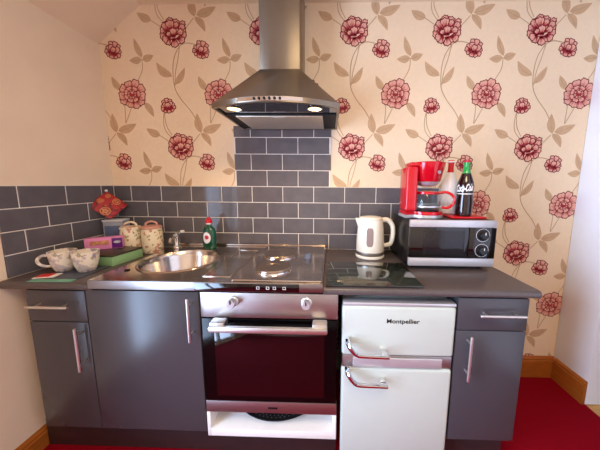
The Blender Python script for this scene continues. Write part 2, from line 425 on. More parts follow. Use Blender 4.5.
# ------------------------------------------------------------------ cabinets
YF = -.600
def bar_handle(parent, p0, p1, out=.032, name='handle'):
    """T-bar handle: rod with two posts"""
    bm = N(); p0, p1 = Vector(p0), Vector(p1); d = (p1-p0); L = d.length; d.normalize()
    q0 = p0+Vector((0,-out,0)); cyl(bm, q0, .0062, L, d, 16)
    for t in (.16, .84):
        cyl(bm, p0+d*L*t+Vector((0,-out,0)), .0045, out, (0,1,0), 12)
    return obj(name, bm, 'satin', parent)
def carcass(t, x0, x1, z0=.15, z1=.862):
    b = N()
    for a in ((x0,x0+.016,-.578,-.02,z0,z1),(x1-.016,x1,-.578,-.02,z0,z1),(x0+.016,x1-.016,-.578,-.02,z0,z0+.016),(x0+.016,x1-.016,-.03,-.02,z0+.016,z1),(x0+.016,x1-.016,-.578,-.49,z1-.016,z1)):
        box(b, *a)
    obj('carcass', b, 'carcass', t, smooth=False)
def front(t, name, x0, x1, z0, z1):
    b = N(); box(b, x0, x1, YF, -.580, z0, z1, bev=.002); return obj(name, b, 'door', t)
t = thing('base_cabinet', 'narrow dark grey drawer cabinet against the left cream wall', 'cabinet', (-.64,-.3,.15), 'grey base cabinets')
carcass(t, -.778, -.508)
d = front(t, 'drawer', -.777, -.509, .716, .860); bar_handle(d, (-.742,YF,.798), (-.558,YF,.798))
d = front(t, 'door', -.777, -.509, .176, .712); bar_handle(d, (-.538,YF,.498), (-.538,YF,.702))
t = thing('base_cabinet', 'wide dark grey one-door cabinet under the sink, left of the oven', 'cabinet', (-.25,-.3,.15), 'grey base cabinets')
carcass(t, -.505, -.002)
d = front(t, 'door', -.505, -.003, .176, .865); bar_handle(d, (-.034,YF,.650), (-.034,YF,.850))
t = thing('base_cabinet', 'narrow dark grey drawer cabinet to the right of the cream fridge', 'cabinet', (1.26,-.3,.15), 'grey base cabinets')
carcass(t, 1.114, 1.409)
d = front(t, 'drawer', 1.115, 1.408, .716, .860); bar_handle(d, (1.190,YF,.798), (1.376,YF,.798))
d = front(t, 'door', 1.115, 1.408, .176, .712); bar_handle(d, (1.163,YF,.498), (1.163,YF,.704))
b = N(); box(b, -.862, .604, -.540, -.522, 0, .149, bev=.001); tag(obj('plinth', b, 'plinth'), 'long dark kick plinth under the left cabinets and oven', 'plinth')
b = N(); box(b, 1.112, 1.408, -.540, -.522, 0, .149, bev=.001); tag(obj('plinth', b, 'plinth'), 'short dark kick plinth under the right-hand cabinet', 'plinth')

# oven housing with the open white shelf
t = thing('oven_housing', 'white open-shelf housing unit below and around the built-in oven', 'cabinet', (.3,-.3,.15))
b = N()
for a in ((.001,.017,-.598,-.02,.152,.279),(.586,.603,-.598,-.02,.152,.279),(.017,.586,-.598,-.02,.152,.190),(.017,.586,-.03,-.02,.19,.279)): box(b, *a, bev=.001)
obj('shelf_box', b, 'white', t)
b = N(); box(b, .001,.603,-.578,-.02,.281,.297); obj('oven_shelf', b, 'white', t)
# oven
t = thing('built_in_oven', 'stainless steel built-in oven with black glass door', 'oven', (.3,-.3,.298))
b = N(); box(b, .006,.598,-.575,-.06,.299,.86); obj('body', b, 'blackmat', t)
b = N(); box(b, .003,.603,-.600,-.576,.750,.865, bev=.003); fa = obj('control_panel', b, 'steel', t)
for x in (.150,.468):
    b = N(); lathe(b, [(0,0),(.024,0),(.024,.006),(.019,.010),(.0185,.030),(.016,.034),(0,.034)], (x,-.6005,.828), (0,-1,0), 28)
    k = obj('knob', b, 'silver', t); b = N(); box(b, x-.0025,x+.0025,-.637,-.634,.830,.846); obj('pointer', b, 'ink', k)
b = N(); box(b, .005,.601,-.603,-.577,.344,.747, bev=.003); d = obj('door', b, mat('printed_black_glass',(6,5,6),.12,noise=.05,spec=.2), t)
b = N(); box(b, .060,.546,-.6038,-.6026,.372,.690, bev=.0004); obj('window', b, 'blackglass', d)
b = N()
box(b, .062,.558,-.660,-.642,.716,.742, bev=.005)
for x0,x1 in ((.062,.125),(.495,.558)): box(b, x0,x1,-.648,-.6035,.722,.754, bev=.006)
obj('handle', b, 'satin', d)
b = N(); box(b, .003,.603,-.602,-.577,.284,.341, bev=.002); tr = obj('lower_trim', b, 'steel', t)
b = text_bm('bosco', .016, bold=.0006); bmesh.ops.transform(b, matrix=Matrix.Translation((.312,-.6021,.311)) @ FRONT, verts=b.verts); b.free()
b = N(); box(b, .290,.334,-.6028,-.6015,.306,.316, bev=.0004); obj('badge', b, 'ink', tr)
# round perforated tray in the open shelf
b = N(); C0 = (.302,-.312,.1905)
lathe(b, [(0,.010),(.215,.010),(.245,.016),(.262,.024),(.265,.022),(.249,.013),(.22,.0),(0,.0)], C0, n=64)
t = thing('baking_tray', 'round black perforated tray on the open white shelf below the oven', 'tray', C0)
obj('tray', b, 'blackmat', t)
b = N()
for q in range(2):
    for k in range(72):
        a = 2*math.pi*(k+.5*q)/72; r_ = .226+.013*q; z = .0126+.0024*q
        lathe(b, [(0,z+.0006),(.0032,z+.0006),(.0032,z-.001)], (C0[0]+r_*math.cos(a), C0[1]+r_*math.sin(a), C0[2]), n=6)
obj('perforations', b, 'gasket', t, kind='stuff')

# ------------------------------------------------------------------ fridge freezer
t = thing('fridge_freezer', 'small cream retro two-door fridge freezer between oven and right cabinet', 'fridge', (.865,-.3,0))
b = N(); box(b, .628,1.102,-.545,-.05,.025,.826, bev=.006); bd = obj('body', b, 'fridge', t)
for x in (.66,1.07):
    for y in (-.5,-.1):
        b = N(); cyl(b, (x,y,0.0005), .018, .0245); obj('foot', b, 'blackplastic', t)
b = N(); box(b, .632,1.098,-.553,-.5455,.05,.815); obj('gasket', b, 'gasket', t)
b = N(); box(b, .622,1.108,-.606,-.554,.587,.818, bev=.014, seg=4); du = obj('freezer_door', b, 'fridge', t)
b = N(); box(b, .624,1.106,-.604,-.5535,.8185,.834, bev=.005, seg=2); obj('top_trim', b, 'silver', t)
b = N(); box(b, .622,1.108,-.606,-.554,.055,.528, bev=.014, seg=4); dl = obj('fridge_door', b, 'fridge', t)
b = N(); box(b, .626,1.104,-.600,-.554,.5285,.5865, bev=.004)
mt = obj('middle_trim', b, 'steel', t)
b = N(); box(b, .672,1.060,-.609,-.6005,.535,.580, bev=.003, seg=3); obj('trim_insert', b, 'silver', mt, label='pale silver insert')
def swoop(parent, z):
    b = N()
    pts = [(.648,-.612,z+.038),(.650,-.634,z+.036),(.664,-.648,z+.018),(.684,-.652,z+.001),(.72,-.652,z-.004),(.817,-.650,z-.008)]
    tube(b, pts, lambda s: .0165-.005*s, 8, sm=4, up=(0,1,0), flat=.75)
    box(b, .790,.814,-.645,-.6065,z-.014,z-.003, bev=.002)
    obj('handle', b, 'chrome', parent, ang=50)
swoop(du, .625); swoop(dl, .490)
b = text_bm('Montpellier', .0275, bold=.0003, depth=.0008)
bmesh.ops.transform(b, matrix=Matrix.Translation((.882,-.6064,.752)) @ FRONT @ Matrix.Diagonal((1.0,1,1,1)), verts=b.verts)
xs = [v.co.x for v in b.verts]; w = max(xs)-min(xs)
for v in b.verts: v.co.x = .882+(v.co.x-.882)*.140/w
obj('name_badge', b, 'ink', du)

# ------------------------------------------------------------------ worktops
def worktop(label, x0, x1):
    bm = N(); prof = [(-.0095,.0),(-.0095,.034),(-.602,.034),(-.610,.031),(-.615,.025),(-.617,.017),(-.615,.009),(-.610,.003),(-.602,0)]
    mtx = Matrix(((0,0,1,x0),(1,0,0,0),(0,1,0,.8665),(0,0,0,1)))
    prism(bm, prof, 0, x1-x0, xf=mtx); bmesh.ops.recalc_face_normals(bm, faces=bm.faces)
    return tag(obj('worktop', bm, 'worktop', ang=30), label, 'worktop', 'dark grey worktops')
worktop('short dark grey worktop in the left corner, under the mugs', -.874, -.462)
worktop('long dark grey worktop on the right, under kettle and microwave', .540, 1.440)

# ------------------------------------------------------------------ steel sink and hob unit
ZT = .922
t = thing('sink_and_hob_unit', 'polished steel top with round sink, drainer and two hot plates', 'sink', (.03,-.33,.876))
b = N()
X0, X1, Y0, Y1 = -.460, .538, -.624, -.010
bx0, bx1, by0, by1 = -.435, -.030, -.555, -.130; bc = (-.232,-.342); br = .186
def quad(x0,x1,y0,y1):
    b.faces.new([b.verts.new(p) for p in ((x0,y0,ZT),(x1,y0,ZT),(x1,y1,ZT),(x0,y1,ZT))])
quad(X0,bx0,Y0,Y1); quad(bx1,X1,Y0,Y1); quad(bx0,bx1,Y0,by0); quad(bx0,bx1,by1,Y1)
inner, outer = [], []
angs = sorted([2*math.pi*(k+.5)/64 for k in range(64)]+[math.atan2(y-bc[1],x-bc[0]) % (2*math.pi) for x in (bx0,bx1) for y in (by0,by1)])
n = len(angs)
for a in angs:
    c, s = math.cos(a), math.sin(a)
    inner.append(b.verts.new((bc[0]+br*c, bc[1]+br*s, ZT)))
    tx = ((bx1-bc[0]) if c>0 else (bx0-bc[0]))/c; ty = ((by1-bc[1]) if s>0 else (by0-bc[1]))/s
    m_ = min(tx,ty); outer.append(b.verts.new((bc[0]+m_*c, bc[1]+m_*s, ZT)))
for k in range(n): b.faces.new((outer[k],outer[(k+1)%n],inner[(k+1)%n],inner[k]))
# side skirts, front lip and rear upstand
for p in (((X0,Y0),(X1,Y0)),((X1,Y0),(X1,Y1)),((X1,Y1),(X0,Y1)),((X0,Y1),(X0,Y0))):
    b.faces.new([b.verts.new((x,y,z)) for (x,y),z in ((p[0],ZT),(p[1],ZT),(p[1],.885),(p[0],.885))])
b.faces.new([b.verts.new(p) for p in ((X0,Y0,.885),(X1,Y0,.885),(X1,-.60,.885),(X0,-.60,.885))])
for f in b.faces:
    f.normal_update()
    if f.normal.z < -.5 and f.calc_center_median().z > .9: f.normal_flip()
box(b, X0,X1,-.030,-.0085,ZT+.0002,ZT+.012, bev=.004)
obj('steel_top', b, 'sink', t, smooth=False)
b = N(); box(b, X0,X1,-.6285,-.6243,.884,.9215, bev=.0015); obj('front_lip', b, mat('dull_steel',(150,146,146),.34,1,noise=.04,rvar=.04), t)
b = N(); lathe(b, [(br+.014,ZT+.0004),(br+.010,ZT+.004),(br+.002,ZT+.005),(br-.004,ZT-.002),(br-.012,ZT-.03),(br-.022,ZT-.10),(br-.045,ZT-.135),(.03,ZT-.145),(0,ZT-.146)], (bc[0],bc[1],0), n=64)
bo = obj('bowl', b, 'sink', t)
b = N(); lathe(b, [(0,ZT-.143),(.028,ZT-.143),(.034,ZT-.1445)], (bc[0],bc[1],0), n=32); obj('drain', b, 'chrome', bo)
for x, y, z, r_ in ((-.392,-.505,ZT+.0003,.012),(-.357,-.468,ZT+.0052,.009)):
    b = N(); cyl(b, (x,y,z), r_, .004, n=20); obj('plug_fitting', b, 'blackplastic', t)
b = N()
for y in (-.14,-.565): box(b, .005,.125,y-.003,y+.003,ZT+.0002,ZT+.003, bev=.0012)
for x in (.005,.125): box(b, x-.003,x+.003,-.568,-.137,ZT+.0002,ZT+.003, bev=.0012)
obj('drainer_ribs', b, 'sink', t)
b = N(); box(b, .150,.532,-.612,-.045,ZT+.0002,ZT+.0065, bev=.004, seg=3); obj('hob_plate', b, 'sink', t, smooth=False)
for cx, cy, r_ in ((.284,-.240,.096),(.296,-.466,.086)):
    b = N()
    lathe(b, [(r_+.006,ZT+.0068),(r_+.005,ZT+.011),(r_,ZT+.0115),(r_-.002,ZT+.010)], (cx,cy,0), n=48, mi=1)
    lathe(b, [(r_-.002,ZT+.008),(r_-.002,ZT+.0185),(r_-.005,ZT+.021),(r_*.36,ZT+.021),(r_*.34,ZT+.0195),(0,ZT+.0195)], (cx,cy,0), n=48, mi=0)
    obj('hot_plate', b, ['plate','chrome'], t)
b = N(); lathe(b, [(0,0),(.021,0),(.022,.004),(.019,.006),(.018,.022),(.015,.026),(0,.026)], (.448,-.300,ZT+.0066), n=24); box(b, .445,.451,-.318,-.282,ZT+.030,ZT+.036, bev=.001)
obj('knob', b, 'knobg', t, label='grey rear knob')
b = N(); box(b, .0,.440,-.6308,-.6287,.887,.9195, bev=.0008); pn = obj('front_strip', b, 'blackglass', t, label='painted dark reflection on the front lip')  # black slab stands in for a dark reflection in the steel lip
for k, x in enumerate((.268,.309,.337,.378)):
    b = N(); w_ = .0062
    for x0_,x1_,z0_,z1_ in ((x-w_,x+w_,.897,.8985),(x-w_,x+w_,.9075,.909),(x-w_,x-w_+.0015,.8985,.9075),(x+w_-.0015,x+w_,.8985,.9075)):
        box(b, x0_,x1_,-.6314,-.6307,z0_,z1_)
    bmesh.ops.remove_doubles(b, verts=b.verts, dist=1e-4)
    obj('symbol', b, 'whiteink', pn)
# tap
t = thing('mixer_tap', 'short chrome mixer tap at the back of the sink', 'tap', (-.485,-.072,ZT))
TX, TY = -.425, -.085
t.location = (TX,TY,ZT)
b = N(); lathe(b, [(0,0),(.026,0),(.027,.004),(.022,.010),(.019,.014),(.018,.065),(.020,.070),(.020,.082),(.014,.088),(0,.089)], (TX,TY,ZT+.0003), n=28); obj('body', b, 'chrome', t)
b = N(); tube(b, [(TX,TY-.010,ZT+.055),(TX+.015,TY-.05,ZT+.075),(TX+.035,TY-.10,ZT+.078),(TX+.045,TY-.125,ZT+.062)], .010, 14); obj('spout', b, 'chrome', t)
b = N(); tube(b, [(TX,TY,ZT+.088),(TX+.012,TY-.006,ZT+.100),(TX+.045,TY-.012,ZT+.108)], lambda s:.008-.002*s, 12); box(b, TX+.040,TX+.060,TY-.020,TY-.004,ZT+.099,ZT+.115, mi=1, bev=.003)
obj('lever', b, ['chrome','white'], t, label='lever with white end cap')

# dish soap bottle
SX, SY, SZ = -.200, -.100, ZT
t = thing('soap_bottle', 'green washing-up liquid bottle with red cap behind the sink', 'bottle', (SX,SY,SZ))
b = N(); lathe(b, [(0,0),(.036,0),(.041,.005),(.0425,.02),(.043,.06),(.042,.095),(.038,.118),(.028,.135),(.018,.146),(.0155,.150),(.0155,.156),(0,.156)], (SX,SY,SZ+.0003), n=36, sy=.68); obj('body', b, 'green', t)
b = N(); cyl(b, (SX,SY,SZ+.156), .016, .010, n=24); obj('collar', b, 'label', t)
b = N(); lathe(b, [(0,0),(.020,0),(.021,.004),(.020,.018),(.014,.024),(.011,.026),(.010,.036),(0,.037)], (SX,SY,SZ+.166), n=24); obj('cap', b, 'red', t)
def curved_label(bm, c, rx, ry, z0, z1, a0, a1, mi, oval=True, off=.0008, n=14):
    """a label that follows an elliptical body"""
    P = []
    for k in range(28):
        q = 2*math.pi*k/28
        if oval: u, v = math.cos(q), math.sin(q)
        else:
            u = max(-1,min(1,1.4*math.cos(q))); v = max(-1,min(1,1.4*math.sin(q)))
        P.append((u,v))
    cen = None; loops = []
    for s_ in (0,.34,.67,1):
        ring = []
        for u, v in P:
            a = (a0+a1)/2+(a1-a0)/2*u*s_; z = (z0+z1)/2+(z1-z0)/2*v*s_
            ring.append(bm.verts.new((c[0]+(rx+off)*math.cos(a), c[1]+(ry+off)*math.sin(a), c[2]+z)))
            if s_ == 0: break
        loops.append(ring)
    for A_, B_ in zip(loops, loops[1:]):
        for k in range(28):
            if len(A_) == 1: f = bm.faces.new((A_[0],B_[k],B_[(k+1)%28]))
            else: f = bm.faces.new((A_[k],B_[k],B_[(k+1)%28],A_[(k+1)%28]))
            f.material_index = mi
b = N(); curved_label(b, (SX,SY,SZ), .043, .0293, .038, .110, R(230), R(298), 0, True)
curved_label(b, (SX,SY,SZ), .043, .0293, .064, .090, R(250), R(283), 1, True, off=.0014)
obj('label', b, ['label','labelr'], t, label='white oval label with red mark')

# ------------------------------------------------------------------ left corner clutter
def jar(cx, cy, r, h, lidm, label):
    z = .9008
    t = thing('storage_jar', label, 'jar', (cx,cy,z), 'flowered cream storage jars')
    b = N(); lathe(b, [(0,0),(r*.86,0),(r*.93,.004),(r,.03),(r*1.02,h*.5),(r,h*.85),(r*.93,h),(0,h)], (cx,cy,z), n=40); obj('body', b, 'jar', t)
    b = N(); lathe(b, [(r*.86,0),(r*.99,.0005),(r*1.0,.008),(r*.93,.014),(r*.5,.019),(0,.021)], (cx,cy,z+h+.0005), n=40); l = obj('lid', b, lidm, t)
    b = N(); tube(b, [(cx-.026,cy-.012,z+h+.012),(cx-.024,cy-.011,z+h+.032),(cx,cy,z+h+.043),(cx+.024,cy+.011,z+h+.032),(cx+.026,cy+.012,z+h+.012)], .0062, 10); obj('handle', b, lidm, l)
jar(-.668,-.145,.056,.150,'jar','cream flowered storage jar with cream lid beside the pink cake box')
jar(-.552,-.125,.057,.152,'jarpink','cream flowered storage jar with pinkish lid, nearest the tap')

t = thing('box', 'long flat green cardboard box with dark top under the pink cake box', 'box', (-.69,-.31,.9008))
xf = Matrix.Translation((-.661,-.300,.9008)) @ Matrix.Rotation(R(-6),4,'Z')
b = N(); box(b, -.110,.110,-.089,.089,0,.048, bev=.0015, xf=xf); obj('body', b, 'boxg', t)
b = N(); box(b, -.1115,.1115,-.0905,.0905,.0485,.058, bev=.001, xf=xf); obj('lid', b, 'boxd', t)
PZ = .9008+.0585
t = thing('cake_box', 'pink cake box with window and purple label on the green box', 'box', (-.745,-.285,PZ))
xf = Matrix.Translation((-.722,-.262,PZ)) @ Matrix.Rotation(R(30),4,'Z')
b = N(); box(b, -.082,.082,-.027,.018,0,.066, bev=.0015, xf=xf); obj('body', b, 'pink', t)
b = N(); box(b, -.060,.022,-.0282,-.0272,.026,.050, bev=.0004, xf=xf); obj('window', b, 'cake', t, label='window showing cakes')
b = N(); box(b, .034,.0815,-.0284,-.0272,.003,.061, bev=.0004, xf=xf)
lathe(b, [(0,0),(.016,0),(.016,.0006)], (.058,-.0284,.038), (0,-1,0), 24, 1, sy=.45, xf=xf); obj('label', b, ['purple','whiteink'], t, label='purple label with white oval')

t = thing('plastic_tub', 'grey lidded plastic tub in the corner behind the pink cake box', 'tub', (-.806,-.085,.9008))
xf = Matrix.Translation((-.803,-.092,.9008)) @ Matrix.Rotation(R(14),4,'Z')
b = N(); box(b, -.054,.054,-.040,.040,0,.190, bev=.004, xf=xf); obj('body', b, 'tub', t)
b = N(); box(b, -.056,.056,-.042,.042,.1905,.203, bev=.003, xf=xf); obj('lid', b, 'tublid', t)
b = N(); box(b, -.044,.040,-.0412,-.0402,.10,.165, bev=.0004, xf=xf); obj('label', b, 'bluel', t, label='blue-grey printed label')
TZ = .9008+.2035
# red square leaning in the corner
t = thing('pot_holder', 'red patterned square with gold roundels, on its corner in the wall corner', 'pot holder', (-.765,-.145,TZ))
rgt = Vector((.68,.73,0)).normalized(); upv = Vector((-.28,.46,1.18)).normalized(); upv = (upv-rgt*upv.dot(rgt)).normalized(); nrm = rgt.cross(upv)
org = Vector((-.803,-.132,TZ+.002))+upv*.094
mtx = Matrix(((rgt.x,upv.x,nrm.x,org.x),(rgt.y,upv.y,nrm.y,org.y),(rgt.z,upv.z,nrm.z,org.z),(0,0,0,1)))
b = N(); k = 12; top, bot = [], []
for i in range(k+1):
    for j in range(k+1):
        u, v = i/k*2-1, j/k*2-1
        puff = .010*(1-u**4)*(1-v**4)+.0015*math.sin(u*9)*math.sin(v*9)
        x, y = (u-v)*.5*.098, (u+v)*.5*.094
        top.append(b.verts.new((x,y,puff+.001))); bot.append(b.verts.new((x,y,-puff*.5-.001)))
for i in range(k):
    for j in range(k):
        a = i*(k+1)+j
        b.faces.new((top[a],top[a+k+1],top[a+k+2],top[a+1])); b.faces.new((bot[a],bot[a+1],bot[a+k+2],bot[a+k+1]))
for i in range(k):
    for a, c in ((i,i+1),(k*(k+1)+i,k*(k+1)+i+1),(i*(k+1),(i+1)*(k+1)),(i*(k+1)+k,(i+1)*(k+1)+k)):
        b.faces.new((top[a],top[c],bot[c],bot[a]))
bmesh.ops.recalc_face_normals(b, faces=b.faces); bmesh.ops.transform(b, matrix=mtx, verts=b.verts)
obj('cloth', b, 'pot', t)
b = N()
for cx, cy, rr in ((-.018,-.040,.026),(.040,.018,.020),(-.035,.028,.016),(.004,.058,.013)):
    lathe(b, [(rr,0),(rr,.0018),(rr*.8,.002),(rr*.8,0)], (cx,cy,.0098), n=28, xf=mtx)
    for q in range(5):
        a = 2*math.pi*q/5; lathe(b, [(0,.0016),(rr*.22,.001),(rr*.24,0)], (cx+rr*.42*math.cos(a), cy+rr*.42*math.sin(a), .0102), n=10, xf=mtx)
obj('roundel', b, 'gold', t, label='gold roundels')
b = N(); lathe(b, [(0,-.008),(.006,-.005),(.008,0),(.006,.005),(0,.008)], (0,.098,.002), n=16, xf=mtx); obj('button', b, 'label', t)

# booklet and card, mugs
b = N(); xf = Matrix.Translation((-.662,-.500,.9008)) @ Matrix.Rotation(R(2),4,'Z')
t = thing('booklet', 'slim dark booklet with teal front edge under the mugs', 'booklet', (-.662,-.5,.9008))
box(b, -.095,.095,-.077,.096,0,.0035, bev=.0008, xf=xf); obj('cover', b, 'slate', t)
b = N(); box(b, -.095,.095,-.105,-.0775,0,.0036, bev=.0008, xf=xf); obj('spine', b, 'teal', t, label='teal edge strip')
b = N(); xf = Matrix.Translation((-.728,-.548,.9048)) @ Matrix.Rotation(R(14),4,'Z')
t = thing('card', 'small red and white card lying in front of the handled mug', 'card', (-.728,-.548,.9048))
box(b, -.040,.040,-.026,.026,0,.003, bev=.0006, xf=xf); obj('paper', b, 'card', t)
b = N(); box(b, -.034,.016,-.020,.022,.0031,.0050, bev=.0006, xf=xf); obj('print', b, 'cardr', t, label='red printed half')
def mug(cx, cy, ha, label):
    z = .9046
    t = thing('mug', label, 'mug', (cx,cy,z), 'flowered cream mugs')
    b = N(); prof = [(0,.0),(.029,0),(.033,.004),(.040,.022),(.046,.045),(.050,.075),(.052,.098),(.0505,.0995),(.0485,.098),(.0465,.075),(.0425,.045),(.036,.024),(.026,.009),(0,.008)]
    lathe(b, prof, (cx,cy,z), n=40); obj('body', b, 'mug', t)
    b = N(); d = Vector((math.cos(ha),math.sin(ha),0)); c = Vector((cx,cy,z))
    tube(b, [c+d*.048+Vector((0,0,.080)), c+d*.068+Vector((0,0,.082)), c+d*.086+Vector((0,0,.066)), c+d*.082+Vector((0,0,.044)), c+d*.062+Vector((0,0,.030)), c+d*.041+Vector((0,0,.029))], .0055, 10, flat=1.2); obj('handle', b, 'mug', t)
mug(-.737,-.470,R(212),'left cream flowered mug with its handle towards the left wall')
mug(-.622,-.470,R(140),'right cream flowered mug beside the end of the green box')

# ------------------------------------------------------------------ kettle and glass board
KX, KY, KZ = .810, -.152, .9008
t = thing('kettle', 'cream jug kettle with steel band, left of the microwave', 'kettle', (KX,KY,KZ))
b = N(); lathe(b, [(0,0),(.082,0),(.086,.004),(.086,.014),(.083,.018),(0,.018)], (KX,KY,KZ), n=48); obj('power_base', b, 'kettle', t)
b = N(); lathe(b, [(0,.0185),(.082,.0185),(.084,.022),(.084,.040),(.0,.040)], (KX,KY,KZ), n=48, mi=0); obj('steel_band', b, 'satin', t)
b = N(); kp = [(.083,.0405),(.0835,.06),(.081,.12),(.076,.18),(.071,.222),(.069,.230)]
lathe(b, [(0,.0405)]+kp+[(0,.2305)], (KX,KY,KZ), n=48)
# spout lip
t2 = bmesh.new(); sp = []
for (u, hw, z) in ((-.062,.030,.228),(-.062,.022,.165)): pass
vs = [t2.verts.new(p) for p in ((KX-.060,KY-.034,KZ+.231),(KX-.060,KY+.034,KZ+.231),(KX-.094,KY+.010,KZ+.236),(KX-.094,KY-.010,KZ+.236),(KX-.068,KY-.016,KZ+.160),(KX-.068,KY+.016,KZ+.160),(KX-.040,KY,KZ+.2305))]
for q in ((0,3,4),(3,2,5,4),(2,1,5),(0,6,3),(3,6,2),(2,6,1)): t2.faces.new([vs[i] for i in q])
bmesh.ops.recalc_face_normals(t2, faces=t2.faces); bmesh.ops.bevel(t2, geom=[e for e in t2.edges if len(e.link_faces)==2], offset=.004, segments=2, affect='EDGES')
add(b, t2, 0); obj('body', b, 'kettle', t)
b = N(); lathe(b, [(.066,0),(.068,.004),(.062,.011),(.035,.016),(0,.017)], (KX,KY,KZ+.231), n=40); obj('lid', b, 'kettle', t)
b = N(); hp = [(KX+.060,KY,KZ+.222),(KX+.098,KY,KZ+.224),(KX+.127,KY,KZ+.196),(KX+.135,KY,KZ+.15),(KX+.131,KY,KZ+.105),(KX+.118,KY,KZ+.078),(KX+.078,KY,KZ+.068)]
tube(b, hp, lambda s:.0155-.003*s, 14, flat=.8, up=(0,1,0)); obj('handle', b, 'kettle', t)
b = N()
for z0, z1 in ((.078,.186),):
    rows = []
    for i in range(9):
        z = z0+(z1-z0)*i/8; r_ = prof_r(kp, z)+.0010
        hw = .020*min(1, math.sqrt(max(.05,1-((i-4)/4.3)**6)))
        row = []
        for j in range(7):
            a = R(259)+hw*(j-3)/3/r_; row.append(b.verts.new((KX+r_*math.cos(a), KY+r_*math.sin(a), KZ+z)))
        rows.append(row)
    for A_, B_ in zip(rows, rows[1:]):
        for j in range(6): b.faces.new((A_[j],A_[j+1],B_[j+1],B_[j]))
obj('water_window', b, 'kwin', t)
t = thing('glass_worktop_saver', 'dark glass worktop saver board lying in front of the kettle', 'board', (.757,-.455,.9008))
b = N(); box(b, .552,.962,-.606,-.302,.0045+.9008,.0105+.9008, bev=.0015); obj('glass', b, 'boardg', t)
for x in (.575,.94):
    for y in (-.585,-.325):
        b = N(); cyl(b, (x,y,.9006), .009, .0046, n=16, bev=.001); obj('foot', b, 'blackplastic', t)

# ------------------------------------------------------------------ microwave and things on it
mx0, mx1, my0, my1, mz0, mz1 = .968, 1.396, -.360, -.045, .916, 1.160
t = thing('microwave', 'black microwave with silver trim on the right worktop', 'microwave', (1.178,-.2,.9008))
b = N(); box(b, mx0,mx1,my0,my1,mz0,mz1, bev=.003); bd = obj('body', b, 'blackplastic', t)
b = N()
for i in range(6): box(b, mx0-.0006,mx0+.001,-.20,-.11,1.02+i*.014,1.025+i*.014)
obj('vent', b, 'blackmat', bd)
b = N(); box(b, mx0,1.262,-.381,-.3605,.9665,1.1225, bev=.002); d = obj('door', b, 'blackglass', t)
b = N(); box(b, 1.035,1.242,-.3820,-.3805,.985,1.108, bev=.0004); obj('window', b, mat('dark_mesh_window',(30,26,28),.12,noise=.1,nscale=300), d)
b = N(); box(b, 1.264,mx1,-.381,-.3605,.9665,1.1225, bev=.002); cp = obj('control_panel', b, 'blackglass', t)
b = N(); box(b, mx0,mx1,-.381,-.3605,1.1235,mz1, bev=.003); box(b, mx0,mx1,-.381,-.3605,.923,.9655, bev=.003); obj('silver_trim', b, 'silver', t)
for z in (1.086,1.008):
    b = N(); lathe(b, [(0,0),(.027,0),(.027,.004),(.021,.006),(.0195,.020),(.017,.022),(0,.022)], (1.330,-.3812,z), (0,-1,0), 28); k = obj('knob', b, 'blackplastic', t)
    b = N(); box(b, 1.3285,1.3315,-.4040,-.4030,z+.004,z+.017); 
    lathe(b, [(.032,0),(.032,.0008),(.0332,.0008),(.0332,0)], (1.330,-.3812,z), (0,-1,0), 36)
    obj('dial_marks', b, 'whiteink', k)
for x in (mx0+.04,mx1-.04):
    for y in (my0+.04,my1-.04):
        b = N(); cyl(b, (x,y,.9008), .013, .016, n=16, bev=.001); obj('foot', b, 'blackplastic', t)
# coffee maker
CX, CY, CZ = 1.086, -.262, mz1+.0008
t = thing('coffee_maker', 'red filter coffee maker standing on the microwave', 'coffee maker', (CX,CY,CZ))
b = N()
oval = [(CX+.088*math.cos(R(a)), CY+.082*math.sin(R(a))) for a in range(-150,151,12)]
base = [(CX-.130,CY+.062),(CX-.130,CY-.062)]+oval
prism(b, base, CZ, CZ+.016, 1, bev=.003)
prism(b, [(CX+(x-CX)*.97, CY+(y-CY)*.97) for x,y in base], CZ+.0163, CZ+.034, 0, bev=.003)
obj('base', b, ['red','silver'], t)
b = N(); box(b, CX-.128,CX-.068,CY-.058,CY+.064,CZ+.0345,CZ+.268, bev=.012, seg=4); obj('water_tank', b, 'red', t)
b = N(); lathe(b, [(0,.190),(.060,.190),(.066,.196),(.083,.280),(.085,.287),(.080,.291),(0,.292)], (CX,CY,CZ), n=40); box(b, CX-.110,CX-.03,CY-.050,CY+.050,CZ+.2685,CZ+.289, bev=.006, seg=3); obj('filter_basket', b, 'red', t)
b = N(); lathe(b, [(0,.166),(.035,.167),(.052,.174),(.062,.189),(0,.1895)], (CX,CY,CZ), n=40); obj('drip_cup', b, 'silver', t)
b = N(); cyl(b, (CX,CY,CZ+.0342), .066, .003, n=40); obj('warming_plate', b, 'blackmat', t)
b = N(); curved_label(b, (CX,CY,CZ), .0745, .0745, .228, .246, R(284), R(300), 0, True, off=.004); obj('badge', b, 'silver', t)
t = thing('coffee_jug', 'glass coffee jug with red handle inside the coffee maker', 'jug', (CX,CY,CZ+.0374))
JZ = CZ+.0376
b = N(); lathe(b, [(0,0),(.056,0),(.064,.006),(.072,.030),(.072,.055),(.064,.082),(.058,.094),(.0565,.094),(.0625,.081),(.0702,.055),(.0702,.030),(.0625,.0075),(.055,.0018),(0,.0018)], (CX,CY,JZ), n=48); obj('glass_body', b, 'glass', t)
b = N(); lathe(b, [(.0598,.086),(.0615,.088),(.0615,.099),(.0595,.101),(.055,.101),(0,.106)], (CX,CY,JZ), n=48); obj('lid', b, 'red', t)
b = N(); tube(b, [(CX+.055,CY-.022,JZ+.094),(CX+.090,CY-.034,JZ+.098),(CX+.122,CY-.046,JZ+.076),(CX+.124,CY-.046,JZ+.040),(CX+.100,CY-.036,JZ+.016),(CX+.073,CY-.026,JZ+.018)], .0072, 12); obj('handle', b, 'red', t)
b = N(); lathe(b, [(.0722,.0185),(.0735,.019),(.0735,.027),(.0722,.0275)], (CX,CY,JZ), n=48); obj('band', b, 'silver', t)
